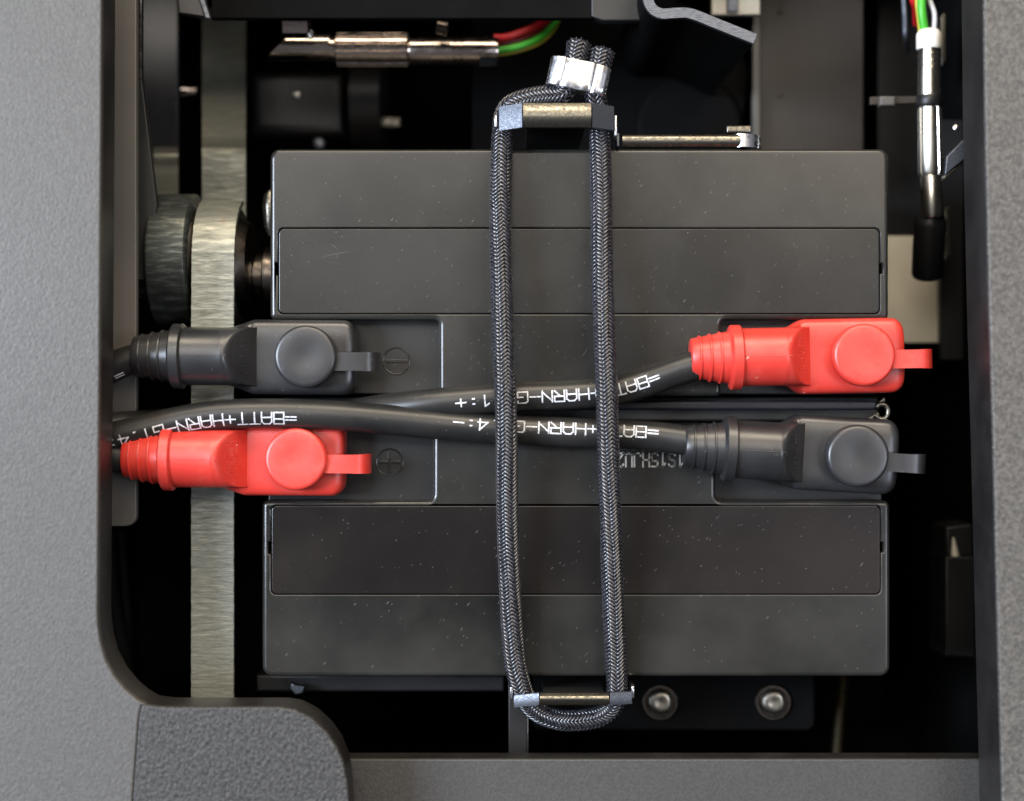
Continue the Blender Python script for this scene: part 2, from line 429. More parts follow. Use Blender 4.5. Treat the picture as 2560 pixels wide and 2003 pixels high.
# ------------------------------------------------------------------ batteries
def symbol(cx, cy, plus, z, parent):
    c = W(cx, cy, z); mb = MB()
    R = 33*kz(z); ring = []
    C = [Vector((c.x+R*math.cos(a), c.y+R*math.sin(a), z+.02)) for a in [2*math.pi*k/48 for k in range(49)]]
    tube(mb, C, .28, 8, False)
    link('symbol_ring', mb, M['lid'], parent)
    mb = MB(); w = 27*kz(z); h = .55
    box(mb, c.x-w, c.x+w, c.y-h, c.y+h, z-.2, z+.32, .2)
    if plus: box(mb, c.x-h, c.x+h, c.y-w, c.y+w, z-.19, z+.34, .2)
    link('plus_sign' if plus else 'minus_sign', mb, M['lid'], parent)
def battery(xl, xr, y0, y1, Tedge, tl, tr, wide_at_top, ins, insmat, label, signs, org):
    t = thing('battery', org, label, 'battery', None)
    # lid outline: full-width block + narrower block between the terminal recesses
    if wide_at_top:
        P = [(xl, y0), (xr, y0), (xr, Tedge), (tr, Tedge), (tr, y1), (tl, y1), (tl, Tedge), (xl, Tedge)]
        R = [2.8, 2.8, 1.6, 1.6, 1.4, 1.4, 1.6, 1.6]
    else:
        P = [(xl, y1), (xr, y1), (xr, Tedge), (tr, Tedge), (tr, y0), (tl, y0), (tl, Tedge), (xl, Tedge)]
        R = [3.0, 3.0, 1.6, 2.0, 1.4, 1.4, 2.0, 1.6]
    P = rpoly(pxpoly(P, 0), R)
    ix0, iy0, ix1, iy1 = ins
    ym = iy0+(iy1-iy0)*.47
    H = [(ix0, iy0), (ix1, iy0), (ix1, ym-13), (ix1+7, ym-13), (ix1+7, ym+13), (ix1, ym+13), (ix1, iy1), (ix0, iy1),
         (ix0, ym+17), (ix0-7, ym+17), (ix0-7, ym-14), (ix0, ym-14)]
    H = rpoly(pxpoly(H, 0), [1.6, 1.6, 0, 0, 0, 0, 1.6, 1.6, 0, 0, 0, 0])
    mb = MB(); slab(mb, P, -13, 0, 1.35, holes=[H], hole_bev=.35, segs=6)
    link('lid', mb, M['lid'], t)
    mb = MB(); x = 2.1; pslab(mb, [(ix0+x, iy0+x), (ix1-x, iy0+x), (ix1-x, iy1-x), (ix0+x, iy1-x)], -.15, 3, .25, 1.45)
    tag(link('cover_strip', mb, insmat, t))
    full = [(xl+4, y0+4), (xr-4, y0+4), (xr-4, y1-4), (xl+4, y1-4)]
    mb = MB(); slab(mb, rpoly(pxpoly(full, 0), 2.0), -166, -8, .5); link('case', mb, M['case'], t)
    for (cx, cy, pl) in signs: symbol(cx, cy, pl, -8, t)
    # brass terminal blades hidden in the boots
    return t
bat1 = battery(675, 2222, 372, 990, 799, 1098, 1803, True, (695, 570, 2200, 786), M['insert'],
    'upper black sealed battery, with a minus sign in its left recess', [(991, 903, False)], W(1448, 680, -166))
bat2 = battery(655, 2226, 1058, 1692, 1252, 1083, 1790, False, (677, 1263, 2202, 1487), M['insert2'],
    'lower black sealed battery, with a plus sign in its left recess', [(974, 1156, True)], W(1440, 1380, -166))
def scuffs(parent, n, x0, x1, y0, y1, z, seed, extra=()):
    rn = random.Random(seed); mb = MB()
    def hair(pts, w):
        C = catmull([Vector(p) for p in pts], .5); vs = []
        for i, p in enumerate(C):
            q = C[min(i+1, len(C)-1)]-C[max(i-1, 0)]; nn = Vector((-q.y, q.x, 0)).normalized()*w*(1-abs(2*i/(len(C)-1)-1))**.6*.5
            vs += [p+nn, p-nn]
        mb.add(vs, [(2*i, 2*i+1, 2*i+3, 2*i+2) for i in range(len(C)-1)], False)
    for _ in range(n):
        x, y = rn.uniform(x0, x1), rn.uniform(y0, y1); L_ = rn.uniform(4, 14)*(2.2 if rn.random() < .12 else 1); a = math.radians(rn.gauss(52, 9))
        p0 = W(x, y, z); p1 = W(x+L_*math.cos(a), y-L_*math.sin(a), z); m_ = (p0+p1)/2+Vector((rn.uniform(-.1, .1), rn.uniform(-.1, .1), 0))
        hair([p0, m_, p1], rn.uniform(.07, .17))
    for pts, w in extra: hair([W(px_, py_, z) for px_, py_ in pts], w)
    tag(link('scuff_marks', mb, M['scuff'], parent), kind='stuff')
scuffs(bat1, 22, 690, 2200, 385, 560, .03, 3)
scuffs(bat1, 26, 705, 2190, 580, 775, -.12, 5, [([(798, 646), (838, 635), (882, 629)], .22), ([(826, 610), (836, 616), (844, 625)], .3), ([(842, 634), (845, 641), (838, 647)], .25)])
scuffs(bat1, 20, 1110, 1790, 810, 930, .03, 8)
scuffs(bat2, 20, 1095, 1780, 1160, 1245, .03, 9)
scuffs(bat2, 18, 690, 2190, 1275, 1475, -.12, 11)
scuffs(bat2, 18, 670, 2210, 1500, 1675, .03, 12)
t = thing('foam_spacer', W(1500, 1024, -12), 'black foam strip in the slot between the two batteries', 'spacer')
mb = MB(); pslab(mb, [(700, 993), (2200, 993), (2200, 1054), (700, 1054)], -10, 12, .8, 1.5); link('strip', mb, M['black'], t)
mb = MB(); pslab(mb, [(1240, 1001), (2194, 1001), (2194, 1026), (1240, 1026)], -5, 5.5, .9, [0, 1, 2.6, 0]); link('rail', mb, M['blackgloss'], t)
t = thing('metal_clip', W(2205, 1030, -12), 'small bright metal clip end between the right-hand boots', 'clip')
mb = MB(); c = W(2204, 1029, -6)
C = [Vector((c.x+2.0*math.cos(a), c.y+2.2*math.sin(a), -6)) for a in [math.radians(-150+14*k) for k in range(22)]]
tube(mb, C, .8, 10); link('loop', mb, M['galv'], t)
mb = MB(); pslab(mb, [(2170, 1046), (2196, 1030), (2202, 1042), (2178, 1056)], -7, 1.2, .3); pslab(mb, [(2196, 1006), (2212, 992), (2214, 1004), (2206, 1012)], -7, 1.2, .3)
link('arm', mb, M['galv'], t)

# ------------------------------------------------------------------ stroke lettering
GL = {  # 4 x 6 cell, strokes
 '=': [[(0, 2.1), (4, 2.1)], [(0, 3.7), (4, 3.7)]], '-': [[(0, 2.9), (4, 2.9)]], '+': [[(0, 2.9), (4, 2.9)], [(2, 1), (2, 4.8)]],
 'B': [[(0, 0), (0, 6), (4, 6), (4, 3.2), (0, 3.2)], [(4, 3.2), (4, 0), (0, 0)]], 'A': [[(0, 0), (0, 4.8), (1, 6), (3, 6), (4, 4.8), (4, 0)], [(0, 2.4), (4, 2.4)]],
 'T': [[(0, 6), (4, 6)], [(2, 6), (2, 0)]], 'H': [[(0, 0), (0, 6)], [(4, 0), (4, 6)], [(0, 3), (4, 3)]],
 'R': [[(0, 0), (0, 6), (4, 6), (4, 3.1), (0, 3.1)], [(1.6, 3.1), (4, 0)]], 'N': [[(0, 0), (0, 6)], [(0, 5.4), (4, .6)], [(4, 0), (4, 6)]],
 'G': [[(4, 4.9), (4, 6), (.8, 6), (0, 5.2), (0, 0), (4, 0), (4, 2.8), (2, 2.8)]], '1': [[(.8, 4.6), (2.4, 6), (2.4, 0)]],
 '.': [[(1.8, .3), (2.3, .3)]], ':': [[(1.6, 1.3), (2.2, 1.3)], [(1.6, 4.1), (2.2, 4.1)]], '4': [[(3.2, 0), (3.2, 6), (0, 1.9), (4, 1.9)]],
 'S': [[(4, 5), (3.2, 6), (.8, 6), (0, 5), (0, 4), (1, 3.1), (3, 2.9), (4, 2), (4, 1), (3.2, 0), (.8, 0), (0, 1)]],
 '5': [[(4, 6), (.3, 6), (0, 3.4), (3, 3.6), (4, 2.6), (4, 1), (3, 0), (.6, 0), (0, .8)]], 'J': [[(4, 6), (4, .6), (3.2, 0), (0, 0), (0, 1.2)]],
 'U': [[(0, 6), (0, 1), (1, 0), (3, 0), (4, 1), (4, 6)]], 'V': [[(0, 6), (2, 0), (4, 6)]], '2': [[(0, 5), (1, 6), (3, 6), (4, 5), (4, 4), (0, 0), (4, 0)]],
}
def strokes(text, adv, h, cw, mapf, sw, mb, sub=3):
    """mapf(s, t) -> point; s runs along the reading direction, t up the letter"""
    for i, ch in enumerate(text):
        for st in GL.get(ch, []):
            pts = [(i*adv+x/4*cw, y/6*h) for x, y in st]
            for (x0, y0), (x1, y1) in zip(pts, pts[1:]):
                dx, dy = x1-x0, y1-y0; L = math.hypot(dx, dy); ux, uy = dx/L, dy/L
                x0_, y0_, x1_, y1_ = x0-ux*sw*.5, y0-uy*sw*.5, x1+ux*sw*.5, y1+uy*sw*.5
                nx, ny = -uy*sw/2, ux*sw/2; n = max(sub, int(L/.5)); vs = []
                for k in range(n+1):
                    a = k/n; x = x0_+(x1_-x0_)*a; y = y0_+(y1_-y0_)*a
                    vs += [mapf(x+nx, y+ny), mapf(x-nx, y-ny)]
                mb.add(vs, [(2*k, 2*k+1, 2*k+3, 2*k+2) for k in range(n)], False)
    return mb
# printed code on the lower battery
mb = MB()
def mp(s, t_):
    p = W(1716-s, 1128+5, 0); return Vector((p.x, p.y-t_*1.0, .03))
o0 = W(1709, 1131, 0)
strokes('1S15HJU2', 21.5*S, 33*S, 15.5*S, lambda s, t_: Vector((o0.x-s, o0.y-t_-.3, .05)), .5, mb)
link('printed_code', mb, M['ink'], bat2)

# ------------------------------------------------------------------ terminal boots
def smooth(a, b, x):
    t_ = min(1, max(0, (x-a)/(b-a))); return t_*t_*(3-2*t_)
def make_boot(parent, cx, cy, ang, mat, zoff=0.0, name='terminal_boot', label=None, L=543, flex=0.0, caproll=0):
    """cx,cy: photo pixel of the cap disc; ang: degrees clockwise; boot points to +x"""
    k = kz(6); ca, sa = math.cos(math.radians(-ang)), math.sin(math.radians(-ang)); base = W(cx, cy, 8)
    U0 = 430.0
    def T(u, v, z):     # u px along, v mm across, z mm
        uu = (u-U0)*k; vv = v-flex*smooth(300, 0, u)
        return Vector((base.x+uu*ca-vv*sa, base.y+uu*sa+vv*ca, z+zoff))
    prof = [(0, 44), (1.5, 47.5), (4, 49), (19, 52), (20.5, 56), (24, 56), (25.5, 53), (44, 56.5), (45.5, 60.5), (49, 60.5), (50.5, 57.5), (69, 61), (70.5, 65), (74, 65), (75.5, 62), (94, 65), (100, 72), (127, 72.5)]
    prof += [(u, 72.5) for u in (140, 160, 180, 200, 215)]
    us = [225+3*i for i in range(27)]
    for u in us: prof.append((u, 72.5+(95-72.5)*smooth(232, 298, u)))
    prof += [(u, 95) for u in range(308, 512, 12)]
    for kk in range(1, 11):
        a = math.pi/2*kk/10; prof.append((L-32+32*math.sin(a), 95-32+32*math.cos(a)))
    rings = []; NK = 120; step = [0, -2.4]
    for (u, hw) in prof:
        n = 2+7*smooth(235, 300, u); hwm = hw*k
        if u <= 215: zc = 7.2; h = hwm
        bt, n = 99.0, 2+3.0*smooth(240, 300, u)
        if u > 215:
            bot = max(7.2-72.5*k-6.8*smooth(225, 285, u), -8.0)
            bt = 15.6-10.6*smooth(226, 288, u)
            if u > L-32:      # soften the nose
                f = (u-(L-32))/32; bt = 5.0-1.8*(1-math.sqrt(max(0, 1-f*f)))
            zc = (bt+bot)/2 if u < 300 else -1.5; h = bt-zc
        ring = []; plane = 5.0+max(0, 302-u)*k*1.5; rc = 72.5*k
        for j in range(NK):
            a = 2*math.pi*j/NK; c_, s_ = math.cos(a), math.sin(a)
            v = hwm*math.copysign(abs(c_)**(2/n), c_); z = zc+h*math.copysign(abs(s_)**(2/n), s_)
            if 215 < u < 303 and s_ > 0 and abs(v) < rc:
                zz = 7.2+8.3/rc*math.sqrt(rc*rc-v*v); q = max(0, 1.6-abs(zz-plane))/1.6; zz = min(zz, plane)-q*q*.4
                q = max(0, 1.2-abs(zz-z))/1.2; z = max(z, zz)+q*q*.3*smooth(215, 240, u)*smooth(304, 292, u)
            ring.append(T(u, v, z))
        rings.append(ring)
    mb = MB(); vs = [p for r in rings for p in r]; N = len(rings)
    fs = [(i*NK+j, (i+1)*NK+j, (i+1)*NK+(j+1) % NK, i*NK+(j+1) % NK) for i in range(N-1) for j in range(NK)]
    fs.append(tuple(range(NK))); fs.append(tuple(reversed([(N-1)*NK+j for j in range(NK)])))
    mb.add(vs, fs, True)
    b_ = link(name, mb, mat, parent, sharp=38)
    if label: b_['label'] = label
    ax = (T(100, 0, 0)-T(0, 0, 0)).normalized()
    mb = MB(); r = 81*k; w = 32*k; turned(mb, T(96, 0, 7.2), ax, [(0, r-1.6), (.15, r-.5), (.6, r), (w-.6, r), (w-.12, r-.5), (w, r-1.2)], 64)
    link('collar', mb, mat, b_)
    # cap disc
    mb = MB(); r = 77.5*k; c = T(U0, 0, 4.6)
    pr = [(0, r*.94), (1.2, r*.95), (1.6, r)]
    for q in range(8):
        a = math.pi/2*q/7; pr.append((5.6-1.3+1.3*math.sin(a), r-1.3+1.3*math.cos(a)))
    pr += [(5.66, r*.55), (5.45, r*.30), (5.4, .05)]
    turned(mb, c, (0, 0, 1), pr, 72); link('cap', mb, mat, b_, sharp=50)
    mb = MB(); tube(mb, [T(u_, 0, 7.2+72.5*k+.02-.06*abs(u_-180)/50) for u_ in range(128, 246, 6)], .13, 8); link('mould_seam', mb, mat, b_)
    # moulded marks on the sloping face
    mb = MB(); rnd = random.Random(int(cx))
    for col in (264, 273, 282):
        for q in range(11):
            v = (q-5)*.95; z = 5.0+(302-col)*k*1.5
            a0 = rnd.random()*3.1; l_ = .28
            p = [T(col-math.cos(a0)*l_/k, v-math.sin(a0)*l_, z+math.cos(a0)*l_*1.5+.05), T(col+math.cos(a0)*l_/k, v+math.sin(a0)*l_, z-math.cos(a0)*l_*1.5+.05)]
            tube(mb, p, .11, 6)
    link('moulded_marks', mb, mat, b_)
    # pull tab: strip leaving the cap, with a rolled end
    mb = MB(); pts = [(495, 7.4), (520, 7.5), (560, 7.6), (585, 7.3), (598, 6.0), (603, 4.0), (604, .2)]
    if flex: pass
    C2 = catmull([Vector((u, 0, z)) for u, z in pts], 4); vs = []; w2 = 23*k; th = 1.7
    for i, p in enumerate(C2):
        q = C2[min(i+1, len(C2)-1)]-C2[max(i-1, 0)]; qq = Vector((q.x*k, 0, q.z)).normalized(); nx, nz = -qq.z, qq.x
        ww = w2*(1+.05*smooth(560, 600, p.x))
        yo = -2.2 if not caproll else -caproll
        for (sv, sn) in ((-1, -1), (1, -1), (1, 1), (-1, 1)):
            vs.append(T(p.x+nx*sn*th/2/k, sv*ww+yo*.6, p.z+nz*sn*th/2))
    n_ = len(C2); fs = [(i*4+j, i*4+(j+1) % 4, (i+1)*4+(j+1) % 4, (i+1)*4+j) for i in range(n_-1) for j in range(4)]
    fs += [(3, 2, 1, 0), tuple((n_-1)*4+j for j in range(4))]
    mb.add(vs, fs, True); link('pull_tab', mb, mat, b_, sharp=45)
    return T
CR = 4.35
def cable(parent, pts, r=CR):
    C = resample(catmull([W(x, y, z) for x, y, z in pts], 1.0), .8); fr = upframes(C)
    mb = MB(); tube(mb, C, r, 32, True, fr); o = link('cable_jacket', mb, M['jacket'], parent)
    return C, fr, o
def print_on(C, fr, o, text, xpx, ang0, ang1, adv=32.2, h=29, cw=25, sw=.42, r=CR, z=9):
    """lettering wrapped on the jacket: starts at photo column xpx and reads towards -x, upside down"""
    x0 = W(xpx, 0, z).x
    L = [0.0]
    for i in range(1, len(C)): L.append(L[-1]+(C[i]-C[i-1]).length)
    i0 = min(range(len(C)), key=lambda i: abs(C[i].x-x0)); s0 = L[i0]; k = kz(z); tot = len(text)*adv*k
    sgn = -1 if C[-1].x > C[0].x else 1
    def f(s, t_):
        ss = s0+sgn*s; ss = min(max(ss, L[0]), L[-1]-1e-4)
        lo, hi = 0, len(L)-1
        while hi-lo > 1:
            m_ = (lo+hi)//2
            if L[m_] <= ss: lo = m_
            else: hi = m_
        a = (ss-L[lo])/(L[hi]-L[lo]); p = C[lo].lerp(C[hi], a); u = fr[lo][1].lerp(fr[hi][1], a).normalized()
        tt = fr[lo][0].lerp(fr[hi][0], a).normalized(); b_ = tt.cross(u)
        if b_.y > 0: b_ = -b_        # towards the picture's foot
        th = math.radians(ang0+(ang1-ang0)*s/tot)+(t_-h*k/2)/r     # t grows towards the foot (letters upside down)
        return p+(u*math.cos(th)+b_*math.sin(th))*(r+.025)
    mb = MB(); strokes(text, adv*k, h*k, cw*k, f, sw, mb, 4)
    q = link('lettering', mb, M['white'], o); return q
# red boot, right
t = thing('battery_cable', W(1745, 915, 0), 'black cable printed 1:+ with a red boot at its right end, on the upper battery', 'cable', None)
make_boot(t, 2158, 888, -1.0, M['red'])
Cc, fr, o = cable(t, [(1790, 905, 7.4), (1745, 913, 7.2), (1690, 929, 6.6), (1610, 957, 5.4), (1530, 978, 4.8), (1420, 988, 4.5), (1300, 992, 4.5), (1180, 1001, 4.5), (1080, 1009, 3.8), (980, 1020, 1.2), (880, 1034, -2.6), (760, 1046, -4.0), (600, 1052, -4.2), (480, 1055, -4), (390, 1060, -2), (300, 1068, 3), (240, 1075, 6.5), (150, 1082, 8)])
print_on(Cc, fr, o, '=BATT+HARN-G1.1:+', 1650, -4, 8, h=28, z=9, adv=30.8)
# black boot, right
t = thing('battery_cable', W(1735, 1100, 0), 'black cable printed 4:- crossing the whole bay, with a black boot at its right end', 'cable', None)
make_boot(t, 2142, 1140, 3.2, M['rubber'])
Cc, fr, o = cable(t, [(1790, 1109, 7.3), (1735, 1104, 7.0), (1650, 1093, 5.4), (1550, 1087, 4.6), (1420, 1081, 4.5), (1293, 1076, 4.5), (1180, 1069, 4.6), (1060, 1058, 5.0), (940, 1047, 5.8), (820, 1038, 6.8), (700, 1034, 7.2), (600, 1035, 7.4), (520, 1041, 7.4), (440, 1055, 7.4), (370, 1072, 7.4), (300, 1088, 7.5), (240, 1100, 7.8), (150, 1112, 8.6)])
print_on(Cc, fr, o, '=BATT+HARN-G1.4:-', 1645, -18, -16, z=9, h=29, adv=30.7)
print_on(Cc, fr, o, '=BATT+HARN-G1.4:', 742, 18, 26, z=11, h=31, adv=30.4)
# black boot, left
t = thing('battery_cable', W(345, 895, 0), 'short black cable with the black boot beside the minus sign, entering from the left', 'cable', None)
make_boot(t, 765, 892, 0.3, M['rubber'], L=548)
Cc, fr, o = cable(t, [(400, 893, 7.2), (345, 897, 7.2), (310, 906, 7.2), (270, 925, 7.2), (220, 955, 7.6), (150, 990, 8)])
mb = MB()
print_on(Cc, fr, o, '=', 300, 50, 50, z=9)
# red boot, left
t = thing('battery_cable', W(315, 1150, 0), 'short black cable with the red boot beside the plus sign, entering from the left', 'cable', None)
make_boot(t, 741, 1148, 0.4, M['red'], L=558-15)
Cc, fr, o = cable(t, [(380, 1150, 7.2), (318, 1150, 7.2), (290, 1147, 7.2), (240, 1143, 7.6), (150, 1138, 8)])

# ------------------------------------------------------------------ elastic cord loop
t = thing('elastic_cord', W(1400, 1000, 14), 'grey braided elastic cord loop stretched over both batteries and cables', 'cord')
cz = 8.0
path = [(1448, 108, 9.5), (1440, 150, 9.5), (1428, 190, 9.2), (1408, 232, 8.6), (1362, 240, 8), (1310, 250, 7.4), (1276, 266, 6.4), (1260, 296, 4.5), (1257, 330, 4.0), (1254, 372, 4.6), (1251, 500, 6.5), (1253, 650, 9.0), (1257, 800, 11.6), (1263, 960, 13.2), (1265, 1040, 13.3), (1267, 1120, 12.9),
        (1269, 1290, 9.6), (1276, 1500, 6.4), (1285, 1640, 4.4), (1297, 1700, 3.6), (1313, 1745, 2.2), (1345, 1780, 0.4), (1395, 1799, -.5), (1445, 1801, -.5), (1495, 1792, -.4), (1528, 1771, .4), (1542, 1735, 2.2), (1542, 1692, 3.6), (1540, 1640, 4.2), (1533, 1500, 6.4), (1526, 1290, 9.6), (1521, 1120, 12.9), (1519, 1040, 13.3), (1517, 960, 13.2),
        (1510, 800, 11.6), (1505, 650, 9.0), (1503, 500, 6.5), (1500, 372, 4.6), (1499, 330, 4.0), (1498, 300, 4.5), (1494, 265, 6.6), (1488, 235, 8.4), (1489, 200, 9.2), (1500, 160, 9.5), (1507, 128, 9.5)]
C = resample(catmull([W(*p) for p in path], .6), .42); fr = frames(C)
R0 = 2.72; NY = 12; LEAD = 13.2; seg = .42
def yarn(mb, phase, hand, C, fr, R0):
    """one flat yarn of the braid, going over two and under two of the other hand"""
    pts = []; tot = len(C)
    for i in range(tot):
        s = i*seg; a = phase+hand*2*math.pi*s/LEAD
        # crossings happen every 1/(2*NY) turn
        w = max(-1, min(1, 2.2*math.cos(4*(a-.35*math.sin(s/19)))))*hand
        t_, u, b_ = fr[i]
        pts.append((C[i], t_, (u*math.cos(a)+b_*math.sin(a)), (b_*math.cos(a)-u*math.sin(a))*hand, (R0+.24*w)*(1+.16*max(0, 1-min(i, tot-1-i)/16))))
    vs = []; n = 5
    for i, (p, t_, rad, tan, r) in enumerate(pts):
        d = (t_*(LEAD/(2*math.pi*R0))+tan).normalized(); side = d.cross(rad)
        c = p+rad*r
        for k in range(n):
            a = 2*math.pi*k/n+.3
            vs.append(c+side*math.cos(a)*.44+rad*math.sin(a)*.25)
    fs = [(i*n+k, (i+1)*n+k, (i+1)*n+(k+1) % n, i*n+(k+1) % n) for i in range(len(pts)-1) for k in range(n)]
    mb.add(vs, fs, True)
# denser sampling so each yarn is smooth round the cord
seg = .36; C = resample(C, seg); fr = frames(C)
mb = MB()
for q in range(NY):
    yarn(mb, 2*math.pi*q/NY, 1, C, fr, R0); yarn(mb, 2*math.pi*(q+.5)/NY, -1, C, fr, R0)
link('braid', mb, M['cord'], t, sharp=None)
mb = MB(); tube(mb, C[::3]+[C[-1]], 2.62, 20); link('core', mb, M['black'], t)
def frayed(idx, mb):
    c = C[idx]; tdir = fr[idx][0]*(-1 if idx == 0 else 1)
    for q in range(70):
        a = random.random()*6.28; r = 2.6*math.sqrt(random.random()); p = c+(fr[idx][1]*math.cos(a)+fr[idx][2]*math.sin(a))*r
        d = tdir+Vector((random.uniform(-.4, .4), random.uniform(-.4, .4), random.uniform(-.4, .4)))
        tube(mb, [p-tdir*.8, p+d*.3, p+d*random.uniform(.5, 1.0)+Vector((0, 0, .1))], .18, 5)
mb = MB(); frayed(0, mb); frayed(len(C)-1, mb); link('melted_end', mb, M['cord'], t)
# double aluminium ferrule
mb = MB(); ca, sa = math.cos(math.radians(-12.5)), math.sin(math.radians(-12.5)); c0 = W(1446, 193.5, 9.5)
wx, wy, hz = 77.5*kz(13), 36.5*kz(13), 3.7
sec = []
for j in range(96):
    a = 2*math.pi*j/96; x = math.cos(a); y = math.sin(a)
    n_ = 3.2; X = wx*math.copysign(abs(x)**(2/n_), x); Z = hz*math.copysign(abs(y)**(2/n_), y)
    Z *= 1-.16*math.exp(-(X/1.2)**2)-.11*math.exp(-((X+4.2)/.45)**2)-.11*math.exp(-((X-4.4)/.45)**2)+.012*math.sin(X*5.1); sec.append((X, Z))
rows = [(-wy, .965), (-wy+.25, 1), (-wy/2, 1), (0, 1), (wy/2, 1), (wy-.25, 1), (wy, .965)]
vs = [Vector((c0.x+X*f*ca-Y*sa, c0.y+X*f*sa+Y*ca, 9.5+Z*f)) for Y, f in rows for X, Z in sec]
n_ = 96; fs = [(i*n_+j, i*n_+(j+1) % n_, (i+1)*n_+(j+1) % n_, (i+1)*n_+j) for i in range(len(rows)-1) for j in range(n_)]
fs += [tuple(range(n_)), tuple(reversed([(len(rows)-1)*n_+j for j in range(n_)]))]
mb.add(vs, fs, True); link('ferrule', mb, M['alu'], t)

# ------------------------------------------------------------------ hook brackets that hold the cord
def hook(label, xs, ytop, ybot, z0, dz, tabs, below, base):
    t = thing('hook_bracket', base, label, 'bracket')
    x0, x1, x2, x3 = xs
    def zf(px, v):
        zz = z0
        if px < x1: zz -= dz*(x1-px)/(x1-x0)
        if px > x2: zz -= dz*(px-x2)/(x3-x2)
        return zz
    def piece(name, xa, xb, n, mat, roll, yo0=0, yo1=0):
        vs = []; m_ = 10
        for i in range(n+1):
            px = xa+(xb-xa)*i/n
            a = i/n
            for j in range(m_+1):
                v = j/m_; py = ytop+(ybot-ytop)*v+(yo0+(yo1-yo0)*a)
                z = zf(px, v)-roll*((2*v-1)**2)
                vs.append(W(px, py, z))
        tot = len(vs); vs += [Vector((v.x, v.y, v.z-1.8)) for v in vs[:tot]]
        fs = []
        for i in range(n):
            for j in range(m_):
                a = i*(m_+1)+j; b_ = a+m_+1
                fs.append((a, a+1, b_+1, b_)); fs.append((tot+a, tot+b_, tot+b_+1, tot+a+1))
        for i in range(n):
            a = i*(m_+1); b_ = a+m_+1; fs.append((a, b_, tot+b_, tot+a)); a += m_; b_ += m_; fs.append((b_, a, tot+a, tot+b_))
        for j in range(m_):
            fs.append((j+1, j, tot+j, tot+j+1)); a = n*(m_+1)+j; fs.append((a, a+1, tot+a+1, tot+a))
        mb = MB(); mb.add(vs, fs, True); return link(name, mb, mat, t, sharp=30)
    piece('left_wing', x0, x1-3, 3, M['steelblue'], .2, 9 if below else 6, 0)
    piece('crossbar', x1, x2, 3, M['galv'], 1.5)
    piece('right_wing', x2+3, x3, 3, M['steelblue'], .2, 0, 8 if below else -3)
    for (a, b_, c_, d_) in tabs:
        mb = MB(); pslab(mb, [(a, b_), (c_, b_), (c_, d_), (a, d_)], z0-dz-1, 9, .3); link('edge_tab', mb, M['alu'], t)
    mb = MB(); xm0, xm1 = x1+10, x2-10
    ym = (ytop+ybot)/2
    P0, P1 = W(xm0, ym, z0), W(xm1, ym, z0)
    box(mb, P0.x, P1.x, P0.y-1.2, P0.y+1.2, -120, z0-2.6, .2); link('stem', mb, M['black'], t)
    return t
hook('steel hook bracket with a gold-lit crossbar, above the upper battery, below the cord ferrule', (1248, 1308, 1478, 1535), 258, 318, 13.5, 4.5,
     [(1236, 288, 1243, 318), (1536, 288, 1543, 340)], True, W(1392, 290, -60))
hook('narrow steel hook bracket at the foot of the cord, below the lower battery', (1285, 1350, 1522, 1580), 1733, 1763, 9.5, 2.5,
     [(1275, 1718, 1282, 1748), (1579, 1716, 1586, 1746)], False, W(1430, 1745, -60))

# ------------------------------------------------------------------ clamp strap behind the upper battery
t = thing('strap_bracket', W(1720, 352, -10), 'shiny bent steel strap along the back edge of the upper battery, right of the cord', 'bracket')
mb = MB(); pslab(mb, [(1541, 333), (1549, 333), (1549, 366), (1541, 366)], 1, 5, .3); link('end_tab', mb, M['steelblue'], t)
mb = MB(); p0 = W(1556, 351, 0); p1 = W(1850, 351, 0); R_ = 17*S
vs = []; n = 12
for X in (p0.x, p1.x):
    for j in range(n+1):
        a = math.pi*j/n; vs.append((X, p0.y+R_*math.cos(a), -1.5+2.0*math.sin(a)))
fs = [(j, j+1, n+1+j+1, n+1+j) for j in range(n)]
fs += [tuple(range(n+1)), tuple(reversed(range(n+1, 2*n+2))), (n, 0, n+1, 2*n+1)]
mb.add(vs, fs, True); link('strap', mb, M['galv'], t, sharp=60)
mb = MB(); vs = []; m_ = 10
for i in range(m_+1):
    a = math.pi/2*i/m_; X = W(1852, 0).x+7*math.sin(a); Zt = .2-7*(1-math.cos(a))
    for y in (334, 367): vs.append((X, W(0, y).y, Zt))
    for y in (367, 334): vs.append((X-1.5, W(0, y).y, Zt-1.5))
fs = [(i*4+j, i*4+(j+1) % 4, (i+1)*4+(j+1) % 4, (i+1)*4+j) for i in range(m_) for j in range(4)]+[(3, 2, 1, 0)]
mb.add(vs, fs, True); link('bent_end', mb, M['alu'], t, sharp=60)
t = thing('fixing_block', W(1850, 322, -30), 'small beige-lit block behind the steel strap, at its right end', 'block')
mb = MB(); pslab(mb, [(1816, 313), (1880, 313), (1880, 333), (1816, 333)], -16, 8, .8); link('block', mb, M['galv'], t)

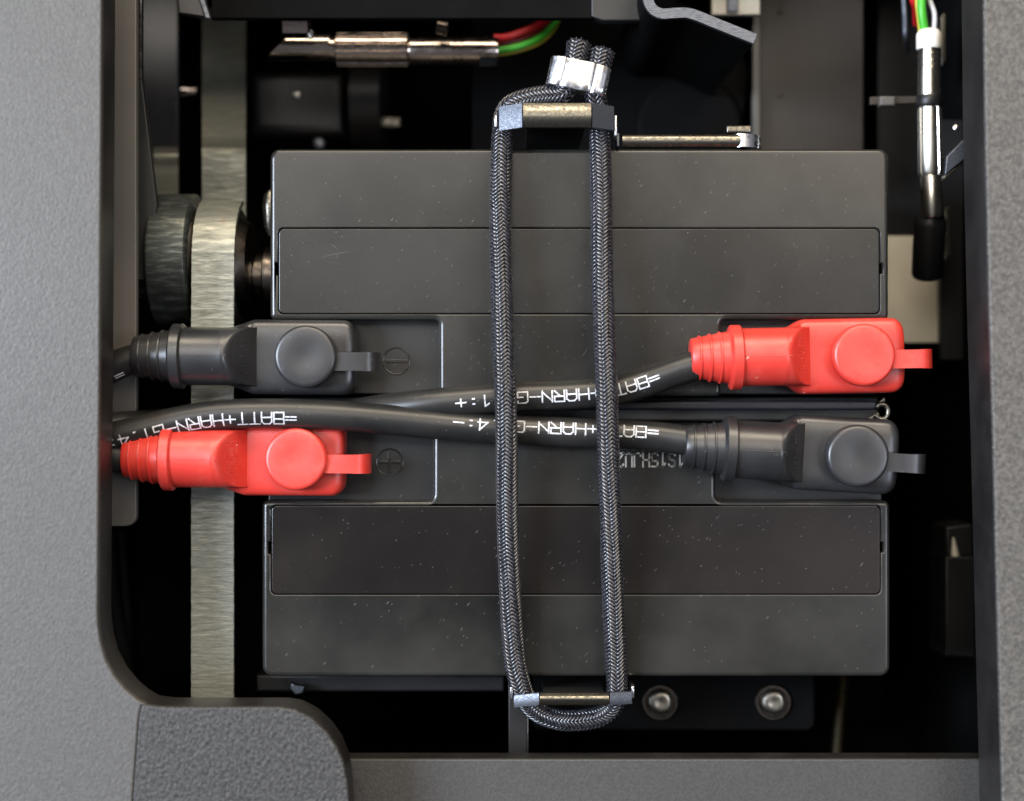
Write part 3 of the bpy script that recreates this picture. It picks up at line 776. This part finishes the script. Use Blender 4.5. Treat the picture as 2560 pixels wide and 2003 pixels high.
# ------------------------------------------------------------------ bent black bracket, top right
t = thing('formed_bracket', W(1740, 60, -110), 'tall black sheet bracket with a bright bent top edge, upper right of the ferrule', 'bracket')
zt = 6
cl = catmull([W(1618, -90, zt), W(1617, -30, zt), W(1622, 4, zt), (W(1634, 24, zt)), W(1656, 34, zt), W(1692, 32, zt), W(1728, 34, zt), W(1790, 58, zt), W(1850, 82, zt), W(1888, 97, zt)], .8)
fr_ = frames(cl); hw_ = 1.45
def sheet(zlo, zhi, hw_, skew=0):
    L_ = [p+f[2]*hw_ for p, f in zip(cl, fr_)]; R2 = [p-f[2]*hw_ for p, f in zip(cl, fr_)]
    loop = L_+R2[::-1]; n = len(loop); nl = len(L_)
    vs = [Vector((p.x, p.y, zhi)) for p in loop]+[Vector((p.x-skew*i_(j, nl), p.y, zlo)) for j, p in enumerate(loop)]
    fs = [(i, (i+1) % n, n+(i+1) % n, n+i) for i in range(n)]
    for i in range(nl-1):
        a, b_, c_, d_ = i, i+1, n-2-i, n-1-i
        fs.append((a, b_, c_, d_)); fs.append((n+d_, n+c_, n+b_, n+a))
    return vs, fs
def i_(j, nl):
    q = j if j < nl else 2*nl-1-j
    return smooth(nl*.75, nl-1, q)
vs, fs = sheet(zt-2, zt, hw_); mb = MB(); mb.add(vs, fs, True); link('cut_edge', mb, M['steelblue'], t, sharp=30)
vs, fs = sheet(-95, zt-2.05, hw_-.05, 3.0); mb = MB(); mb.add(vs, fs, True); link('sheet', mb, M['deep'], t, sharp=30)

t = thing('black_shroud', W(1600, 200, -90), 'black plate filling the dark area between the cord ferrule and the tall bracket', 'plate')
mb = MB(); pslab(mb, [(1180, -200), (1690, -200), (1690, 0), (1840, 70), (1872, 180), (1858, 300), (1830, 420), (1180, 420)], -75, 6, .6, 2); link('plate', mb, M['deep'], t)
t = thing('round_boss', W(1800, 300, -160), 'black round housing deep behind the tall black bracket', 'housing')
mb = MB(); turned(mb, (W(1735, 300, -60).x, W(1735, 300, -60).y, -150), (0, 0, 1), disc_prof(140*kz(-60), 78, 3), 64); link('shell', mb, M['deep'], t)
t = thing('beige_board', W(1840, 150, -140), 'pale beige panel glimpsed behind the tall black bracket at the top edge', 'board')
mb = MB(); pslab(mb, [(1780, -200), (1900, -200), (1900, 36), (1780, 36)], -56, 3, .3); link('plate', mb, M['beige'], t)
mb = MB(); pslab(mb, [(1818, -200), (1846, -200), (1846, 30), (1818, 30)], -54.6, 1.2, .5); link('strip', mb, M['steelblue'], t)
mb = MB(); pslab(mb, [(1882, 37), (1900, 37), (1900, 372), (1882, 372)], -66, 3, .3); link('edge_strip', mb, M['ledge'], t)
t = thing('brown_panel', W(2030, 200, -110), 'wide dark brown panel behind the upper battery, right of the tall bracket', 'panel')
mb = MB(); pslab(mb, [(1896, -200), (2160, -200), (2160, 420), (1896, 420)], -70, 8, .6); link('plate', mb, M['brown'], t)
for (x, y) in ((1950, 30), (1950, 238)):
    mb = MB(); turned(mb, W(x, y, -70), (0, 0, 1), disc_prof(1.0, .6, .3), 20); link('rivet', mb, M['brown'], t)
t = thing('dark_board', W(2230, 300, -130), 'dark board between the brown panel and the nickel connector', 'panel')
mb = MB(); pslab(mb, [(2195, -200), (2330, -200), (2330, 600), (2195, 600)], -100, 4, .5); link('plate', mb, M['edge'], t)

# ------------------------------------------------------------------ top-left connector and black beam
t = thing('black_beam', W(1000, 10, -30), 'wide black beam along the top edge, over the horizontal connector', 'beam')
mb = MB(); pslab(mb, [(528, -200), (1600, -200), (1600, 46), (528, 46)], -12, 3, .4); link('beam', mb, M['deep'], t)
mb = MB(); pslab(mb, [(1478, -200), (1602, -200), (1602, 52), (1505, 52), (1478, 40)], -11.2, 4, .5); link('end_block', mb, M['black'], t)
mb = MB(); pslab(mb, [(425, -200), (480, -200), (524, 44), (447, 33)], -14, 3, .4); link('foot', mb, M['edge'], t)
mb = MB(); pslab(mb, [(478, -60), (492, -60), (528, 47), (512, 47)], -12.5, 2, .5); link('cut_edge', mb, M['steelblue'], t)

t = thing('inline_connector', W(960, 130, -60), 'dull nickel horizontal connector with a ribbed sleeve, at the top left', 'connector')
zc_ = -45
def hx(mb, x0, x1, prof, yc, z=zc_, n=64, rf=None):
    a = W(x0, yc, z); b_ = W(x1, yc, z); L_ = (b_-a).length
    turned(mb, a, (1, 0, 0), [(d*L_, r) for d, r in prof], n, rfun=rf); return mb
k_ = kz(zc_)
mb = MB(); hx(mb, 840, 1022, [(0, 36*k_), (.02, 41*k_), (.98, 41*k_), (1, 37*k_)], 124, rf=lambda a, d: 1-.055*(1 if math.cos(a*14) < -.1 else 0), n=168)
link('ribbed_sleeve', mb, M['bronze'], t, sharp=25)
mb = MB(); hx(mb, 1022, 1246, [(0, 32*k_), (.03, 34*k_), (.50, 34*k_), (.51, 32*k_), (.53, 32*k_), (.54, 34*k_), (.57, 34*k_), (.58, 32*k_), (.60, 32*k_), (.61, 34*k_), (.97, 34*k_), (1, 31*k_)], 128)
link('barrel', mb, M['bronze'], t)
mb = MB(); hx(mb, 826, 842, [(0, 31*k_), (1, 31*k_)], 122); link('neck', mb, M['bronze'], t)
mb = MB(); a = W(826, 118, zc_); e = W(665, 118, zc_)
# mitred elbow: cut the cylinder's far end on a slant
n = 48; vs = []; r = 34*k_
for i in range(2):
    for j in range(n):
        an = 2*math.pi*j/n; y = r*math.cos(an); z = r*math.sin(an)
        X = a.x if i == 0 else W(705, 0, zc_).x+(y/r)*38*k_*1.0
        vs.append(Vector((X, a.y+y, zc_+z)))
fs = [(j, (j+1) % n, n+(j+1) % n, n+j) for j in range(n)]+[tuple(reversed(range(n))), tuple(range(n, 2*n))]
mb.add(vs, fs, True); link('elbow', mb, M['bronze'], t)
mb = MB(); p = W(1222, 142, zc_+34*k_*.6); box(mb, p.x-3, p.x+2.6, p.y-3.4, p.y+3.4, p.z-3, p.z+.9, .5); link('wrench_flat', mb, M['deep'], t)
t = thing('hose_clamp', W(1105, 68, -50), 'small dark glossy clamp above the barrel of the horizontal connector', 'clamp')
mb = MB(); turned(mb, W(1090, 66, -36), (1, -.2, 0), [(0, 1.6), (.4, 2.2), (3.6, 2.2), (4, 1.4)], 10); link('clamp', mb, M['darkmetal'], t)
t = thing('hex_nut', W(745, 72, -50), 'dark glossy nut with bright edges above the left end of the horizontal connector', 'nut')
mb = MB(); turned(mb, W(706, 68, -34), (1, 0, 0), [(0, 2.6), (.5, 3.6), (8.2, 3.6), (9, 2.6)], 6, ref=Vector((0, .3, 1))); link('nut', mb, M['bronze'], t, sharp=20)
mb = MB(); turned(mb, W(776, 78, -33), (.0, -1, 0), disc_prof(1.1, 2.4, .4), 16); link('tip', mb, M['chrome'], t)
mb = MB(); turned(mb, W(706, 52, -33), (1, -.5, 0), disc_prof(.9, 5, .4), 16); link('spring_end', mb, M['chrome'], t)
def wirething(name, label, pts, mat, r=.95):
    o_ = W(*pts[len(pts)//2]); mb = MB(); tube(mb, catmull([W(*p) for p in pts], 1.2), r, 14)
    q = link(name, mb, mat, origin=tuple(o_)); tag(q, label, 'wire', 'coloured wires'); return q
wirething('wire', 'red wire leaving the right end of the horizontal connector', [(1235, 95, -46), (1262, 94, -46), (1300, 82, -47), (1345, 62, -50), (1385, 35, -56), (1410, 0, -62), (1420, -60, -66)], M['wr'], 1.25)
wirething('wire', 'green wire leaving the right end of the horizontal connector', [(1235, 128, -46), (1262, 124, -46), (1305, 114, -47), (1345, 97, -50), (1378, 68, -55), (1400, 30, -60), (1412, -50, -66)], M['wg'], 1.15)
wirething('wire', 'dark red wire between the brighter red and green ones at the connector', [(1235, 108, -49), (1262, 108, -49), (1302, 98, -50), (1345, 78, -53), (1380, 48, -58), (1402, 10, -64)], wire_mat('dark_red_wire', (.22, .01, .01)), 1.1)
wirething('wire', 'thin yellow wire under the green wire at the horizontal connector', [(1235, 136, -48), (1262, 135, -48), (1310, 124, -49), (1352, 106, -52), (1384, 76, -57), (1404, 36, -62)], M['wy'], .55)

# ------------------------------------------------------------------ upright connector, right
t = thing('inline_connector', W(2322, 330, -40), 'shiny upright connector with an ivory ferrule at its top, beside the right cover', 'connector')
zr = -30; kr = kz(zr)
def vx(mb, xc, ya, yb, prof, n=64, rf=None, z=zr, slope=0, dx=0):
    a = W(xc, ya, z); b_ = W(xc+dx, yb, z+slope); L_ = (b_-a).length
    turned(mb, a, b_-a, [(d*L_, r*kr) for d, r in prof], n, rfun=rf); return mb
mb = MB(); vx(mb, 2322, 74, 124, [(0, 18), (.05, 24), (.18, 29), (.3, 30.5), (.92, 30.5), (1, 28.5)]); link('ferrule', mb, M['ivory'], t)
mb = MB(); vx(mb, 2323, 124, 245, [(0, 26), (.10, 26), (.11, 28), (.18, 28), (.19, 26), (.24, 26), (.25, 28), (.33, 28), (.34, 26), (.38, 26), (.39, 28), (1, 28)]); link('upper_barrel', mb, M['chrome'], t)
mb = MB(); vx(mb, 2324, 262, 440, [(0, 20), (.05, 28.5), (.95, 30), (1, 27)], rf=lambda a, d: 1-.07*(1 if math.cos(a*9) < -.35 else 0), n=144, dx=3); link('ribbed_sleeve', mb, M['chrome'], t, sharp=25)
mb = MB(); vx(mb, 2327, 438, 545, [(0, 24), (.06, 27), (.9, 27), (1, 22)], dx=4); link('lower_barrel', mb, M['chrome'], t)
mb = MB(); vx(mb, 2326, 532, 690, [(0, 25), (.08, 36), (.16, 40), (.95, 40), (1, 37)], dx=-8, z=zr-2, slope=-10); link('cable_end', mb, M['black'], t)
t = thing('cable_tie', W(2300, 250, -30), 'black cable tie round the upright connector, its tail pointing left', 'cable tie')
mb = MB(); vx(mb, 2323.5, 240, 266, [(0, 30.5), (.1, 32), (.9, 32), (1, 30.5)]); link('band', mb, M['black'], t)
mb = MB(); pslab(mb, [(2176, 242), (2296, 240), (2296, 258), (2176, 262)], -32, 1.4, .3); link('tail', mb, M['brown'], t)
mb = MB(); pslab(mb, [(2200, 240), (2238, 240), (2238, 264), (2200, 264)], -30.2, 3, .6); link('head', mb, M['ledge'], t)
wirething('wire', 'green wire entering the top of the upright connector', [(2312, -80, -30), (2304, 0, -29), (2306, 40, -29), (2312, 82, -30)], M['wg'], 1.35)
wirething('wire', 'orange-yellow stripe wire left of the green wire at the upright connector', [(2294, -80, -31), (2293, 0, -31), (2297, 40, -31), (2302, 82, -31)], M['wy'], .8)
wirething('wire', 'white wire entering the top of the upright connector', [(2310, -60, -32), (2324, 0, -31.5), (2336, 36, -31), (2334, 82, -31)], M['ww'], .8)
wirething('wire', 'red wire barely seen at the top edge beside the upright connector', [(2270, -70, -33), (2282, 0, -33), (2288, 20, -36), (2290, 60, -44)], M['wr'], 1.0)
wirething('wire', 'grey wire in the dark left of the upright connector', [(2255, -70, -60), (2262, 30, -60), (2264, 90, -60), (2268, 130, -66)], M['steelblue'], .9)
t = thing('mounting_bracket', W(2392, 390, -20), 'slanted steel bracket peeking from under the right cover', 'bracket')
mb = MB(); pslab(mb, [(2366, 392), (2430, 328), (2430, 384), (2362, 438)], -4, 1.5, .4); link('face', mb, M['steelblue'], t)
mb = MB(); pslab(mb, [(2362, 438), (2430, 384), (2430, 396), (2358, 450)], -5, 3, .3); link('cut_edge', mb, M['galv'], t)
mb = MB(); pslab(mb, [(2346, 300), (2440, 300), (2440, 900), (2352, 900)], -62, 3, .4)
link('back_plate', mb, M['black'], t)
for (nm, P_, z_, lab) in (('glint_strip', [(2352, 40), (2364, 30), (2366, 150), (2354, 165)], -40, 'thin grey strip added as a reflection right of the ivory ferrule'),
                        ('glint_strip', [(2362, 522), (2376, 514), (2378, 636), (2364, 648)], -40, 'thin pale strip added as a reflection right of the lower end of the upright connector')):
    o_ = W(P_[0][0], P_[0][1], z_-20); mb = MB(); pslab(mb, P_, z_, 14, .3); tag(link(nm, mb, M['galv'], origin=tuple(o_)), lab, 'strip')  # metal strips added in place of bright upright reflections
t = thing('pan_screw', W(2390, 318, -30), 'small shiny screw above the slanted steel bracket', 'screw')
mb = MB(); turned(mb, W(2390, 320, -30), (0, 0, 1), [(0, 1.0), (.4, .95), (.8, .5), (.9, .02)], 20); link('head', mb, M['chrome'], t)
t = thing('beige_plate', W(2300, 720, -110), 'pale beige plate deep in the gap right of the upper battery', 'plate')
mb = MB(); pslab(mb, [(2150, 590), (2372, 590), (2370, 857), (2150, 857)], -70, 3, .3); link('plate', mb, M['beige'], t)
t = thing('dark_box', W(2400, 1480, -80), 'dark brown box in the gap under the right cover, low down', 'box')
mb = MB(); pslab(mb, [(2364, 1392), (2520, 1392), (2520, 1650), (2364, 1640)], -50, 20, .6); link('body', mb, M['black'], t)
mb = MB(); pslab(mb, [(2366, 1318), (2520, 1300), (2520, 1390), (2366, 1390)], -52, 18, .6); link('upper_body', mb, M['black'], t)
mb = MB(); turned(mb, W(2388, 1390, -51), (-.1, 1, 0), [(0, 1.3), (6, .3)], 16); link('highlight_cone', mb, M['beige'], t)  # pale cone put in place of a highlight on the box

# ------------------------------------------------------------------ pulleys and steel belts, left
def pulley(x0, x1, yc, zc, r, label, sideh):
    t = thing('pulley', W((x0+x1)/2, yc, zc), label, 'pulley')
    a = W(x0, yc, zc+r*.6); b_ = W(x1, yc, zc+r*.6); a.z = b_.z = zc; a.y = b_.y = W(0, yc, zc).y
    L_ = b_.x-a.x
    mb = MB(); turned(mb, a, (1, 0, 0), [(0, r-1.0), (.5, r-.1), (1, r), (L_-1, r), (L_-.5, r-.1), (L_, r-1.0)], 96); link('rim', mb, M['pulley'], t, sharp=50)
    mb = MB(); turned(mb, Vector((b_.x-.4, b_.y, zc)), (1, 0, 0), [(0, r*.82), (3.6, r*.72), (3.8, r*.5)], 64); link('hub', mb, M['darkmetal'], t)
    return t, a, b_
zp = -29.0; rp = 21.0
pulley(374, 476, 655, zp, rp, 'dark scuffed pulley drum with no belt, beside the left ledge', 0)
pulley(492, 588, 668, zp-1.8, rp-2.0, 'pulley carrying the worn flat belt, nearer the battery', 1)
t = thing('axle', W(620, 690, zp), 'dark ringed axle between the belt pulley and the upper battery', 'axle')
ya = W(0, 690, zp+6)
mb = MB(); a = W(600, 690, zp+6); b_ = W(668, 690, zp+6)
turned(mb, (a.x, ya.y, zp), (1, 0, 0), [(0, 6.2), (3.4, 6.2), (3.6, 5.3), (4.1, 5.3), (4.3, 7.2), (6.6, 7.2), (6.8, 5.6), (7.2, 5.6), (7.3, 9.4), (8.2, 9.4), (14, 9.4)], 48); link('shaft', mb, M['darkmetal'], t)
mb = MB(); a = W(335, 690, zp+6)
turned(mb, (a.x, ya.y, zp), (1, 0, 0), [(0, 6.5), (5, 6.5)], 40); link('shaft_end', mb, M['belt'], t)
def belt(label, x0, x1, path, mat, th=1.6):
    """path in (photo row, z); width between photo columns x0..x1 at the first point"""
    C_ = catmull([Vector((0, W(0, y, z).y, z)) for y, z in path], 1.0); vs = []; n = len(C_)
    for i, p in enumerate(C_):
        q = (C_[min(i+1, n-1)]-C_[max(i-1, 0)]).normalized(); nn = Vector((0, -q.z, q.y))
        if nn.z < 0: nn = -nn
        wob = random.uniform(-.06, .06); zz = p.z if x0 != 478 else path[0][1]; X0 = W(x0, 0, zz).x; X1 = W(x1, 0, zz).x
        for (X, s_) in ((X0+wob, 0), (X1+wob, 0), (X1+wob, -1), (X0+wob, -1)):
            v = p+nn*s_*th; vs.append((X, v.y, v.z))
    fs = [(i*4+j, i*4+(j+1) % 4, (i+1)*4+(j+1) % 4, (i+1)*4+j) for i in range(n-1) for j in range(4)]+[(3, 2, 1, 0), tuple((n-1)*4+j for j in range(4))]
    mb = MB(); mb.add(vs, fs, True); o_ = W((x0+x1)/2, path[0][0], path[0][1])
    q = link('flat_belt', mb, mat, origin=tuple(o_), sharp=40); tag(q, label, 'belt'); return q
yp = 668
pth = [(2060, -9.6), (1765, -9.6), (1400, -9.6), (1000, -9.6), (800, -9.6), (700, -9.7)]
cyw = W(0, 668, zp+rp*.5).y
cy0 = W(0, yp, zp-1.8).y; zc0 = zp-1.8
def arc(r, a0, a1, n):
    out = []
    for i in range(n+1):
        a = math.radians(a0+(a1-a0)*i/n); Y = cy0+r*math.sin(a); Z = zc0+r*math.cos(a)
        out.append((1001.5-Y/(S*(D-Z)/D), Z))
    return out
belt('worn pale steel belt running from the pulley down to the bottom edge', 478, 584, [(2060, -9.6), (1765, -9.6), (1400, -9.6), (1000, -9.6), (850, -9.7)]+arc(rp-2+1.7, 0, 80, 12), M['belt'])
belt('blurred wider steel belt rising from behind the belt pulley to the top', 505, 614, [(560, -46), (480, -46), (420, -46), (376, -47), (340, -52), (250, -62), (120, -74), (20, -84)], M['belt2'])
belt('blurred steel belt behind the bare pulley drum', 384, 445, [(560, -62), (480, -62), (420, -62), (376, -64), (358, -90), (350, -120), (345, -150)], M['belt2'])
t = thing('side_plate', W(400, 200, -90), 'dark slate plate in the gap left of the wide blurred belt, top left', 'plate')
mb = MB(); pslab(mb, [(345, -160), (446, -160), (446, 366), (345, 366)], -72, 4, .6); link('plate', mb, M['blackgloss'], t)
mb = MB(); turned(mb, W(452, 228, -74), (1, 0, 0), [(0, 1.6), (.6, 2.2), (5.4, 2.2), (6, 1.8)], 24); link('stub_axle', mb, M['bronze'], t)
t = thing('roller_pin', W(660, 520, -20), 'bright rounded metal pin half hidden by the left edge of the upper battery', 'pin')
mb = MB(); turned(mb, W(676, 590, -16), (0, 1, 0), [(0, .6), (3, 1.9), (9, 2.4), (12.5, 1.9), (14, .5)], 32); link('pin', mb, M['galv'], t)

# ------------------------------------------------------------------ motor deep behind the battery
t = thing('motor', W(780, 260, -150), 'dark grey motor block out of focus under the horizontal connector', 'motor')
mb = MB(); pslab(mb, [(622, 178), (862, 178), (862, 340), (622, 340)], -95, 40, 4); link('body', mb, M['edge'], t)
mb = MB(); turned(mb, W(880, 262, -104), (1, 0, 0), [(0, 15), (.6, 16.5), (11, 16.5), (12, 14)], 48); link('end_cap', mb, M['edge'], t)
mb = MB(); turned(mb, W(742, 239, -95), (0, 0, 1), [(0, 1.6), (.8, 1.5), (1.6, 1), (1.9, .05)], 24); link('screw', mb, M['chrome'], t)
mb = MB(); p = W(976, 304, -92); box(mb, p.x-3.6, p.x+3.6, p.y-2.0, p.y+1.6, -96, -92, 1.3); link('lug', mb, M['galv'], t)
t = thing('small_screw', W(798, 362, -60), 'small grey screw end just above the back edge of the upper battery', 'screw')
mb = MB(); turned(mb, W(798, 360, -60), (0, 0, 1), [(0, 2.4), (1, 2.3), (1.8, 1.5), (2, .05)], 24); link('head', mb, M['steelblue'], t)

# ------------------------------------------------------------------ below the lower battery
t = thing('mounting_plate', W(1760, 1760, -40), 'black mounting plate with two screws below the lower battery', 'plate')
mb = MB(); pslab(mb, [(1330, 1600), (2040, 1600), (2040, 1828), (1330, 1828)], -34, 6, 1.2, 3); link('plate', mb, M['deep'], t)
def capscrew(x, y, label):
    z = -34; q = thing('cap_screw', W(x, y, z), label, 'screw', 'screws on the black mounting plate')
    mb = MB(); turned(mb, W(x, y, z-.2), (0, 0, 1), [(0, 46*kz(z)), (.9, 46*kz(z)), (1.3, 43*kz(z)), (1.3, 36*kz(z)), (.9, 34*kz(z))], 56); link('washer', mb, M['darkmetal'], q)
    mb = MB(); c = W(x, y-2, z+1); rr = 31*kz(z)
    turned(mb, (c.x, c.y, z+.6), (0, 0, 1), [(0, rr), (1.6, rr), (2.3, rr*.93), (2.8, rr*.78), (3.0, rr*.5), (2.8, rr*.3), (2.7, .05)], 48, rfun=lambda a, d: 1+.035*math.sin(3*a+x)*(d > 1)); link('head', mb, M['rough'], q, sharp=40)
capscrew(1650, 1755, 'socket screw and dark washer nearer the cord, below the lower battery')
capscrew(1932, 1755, 'socket screw and dark washer farther right, below the lower battery')
t = thing('upright_post', W(1297, 1800, -60), 'dark grey post with a bright right edge under the cord loop', 'post')
mb = MB(); pslab(mb, [(1271, 1690), (1318, 1690), (1318, 1930), (1271, 1930)], -14, 5, .4); link('face', mb, M['edge'], t)
mb = MB(); pslab(mb, [(1317.5, 1690), (1321.5, 1690), (1321.5, 1930), (1317.5, 1930)], -13.6, 5, .25); link('bright_edge', mb, M['galv'], t)
t = thing('thin_rod', W(2100, 1800, -80), 'thin dull gold rod deep below the right end of the lower battery', 'rod')
mb = MB(); tube(mb, [W(2110, 1660, -80), W(2090, 1930, -80)], 2.2, 16); link('rod', mb, metal('dull_gold', (.06, .05, .03), (.10, .085, .055), .5), t)
t = thing('lower_frame', W(900, 1740, -50), 'black frame member below the lower battery, left of the cord', 'frame')
mb = MB(); pslab(mb, [(640, 1688), (1262, 1688), (1262, 1730), (640, 1730)], -24, 10, .8); link('bar', mb, M['black'], t)
t = thing('snap_clip', W(745, 1718, -20), 'tiny grey clip under the bottom left corner of the lower battery', 'clip')
mb = MB(); pslab(mb, [(728, 1706), (738, 1712), (762, 1716), (756, 1734), (738, 1738), (724, 1722)], -18, 2, .5); link('clip', mb, M['steelblue'], t)
t = thing('black_hose', W(300, 1560, -20), 'black hose in the dark at the lower left, inside the cover', 'hose')
mb = MB(); tube(mb, catmull([W(268, 1330, -26), W(276, 1450, -26), W(290, 1560, -26), W(310, 1660, -28), W(330, 1760, -34)], 2), 2.4, 20); link('hose', mb, M['deep'], t)
mb = MB(); tube(mb, catmull([W(300, 1330, -40), W(312, 1480, -40), W(322, 1600, -42), W(318, 1760, -50)], 2), 1.4, 16); link('thin_hose', mb, M['deep'], t)
# drop helper properties
for o in list(bpy.data.objects):
    if '_o' in o: del o['_o']
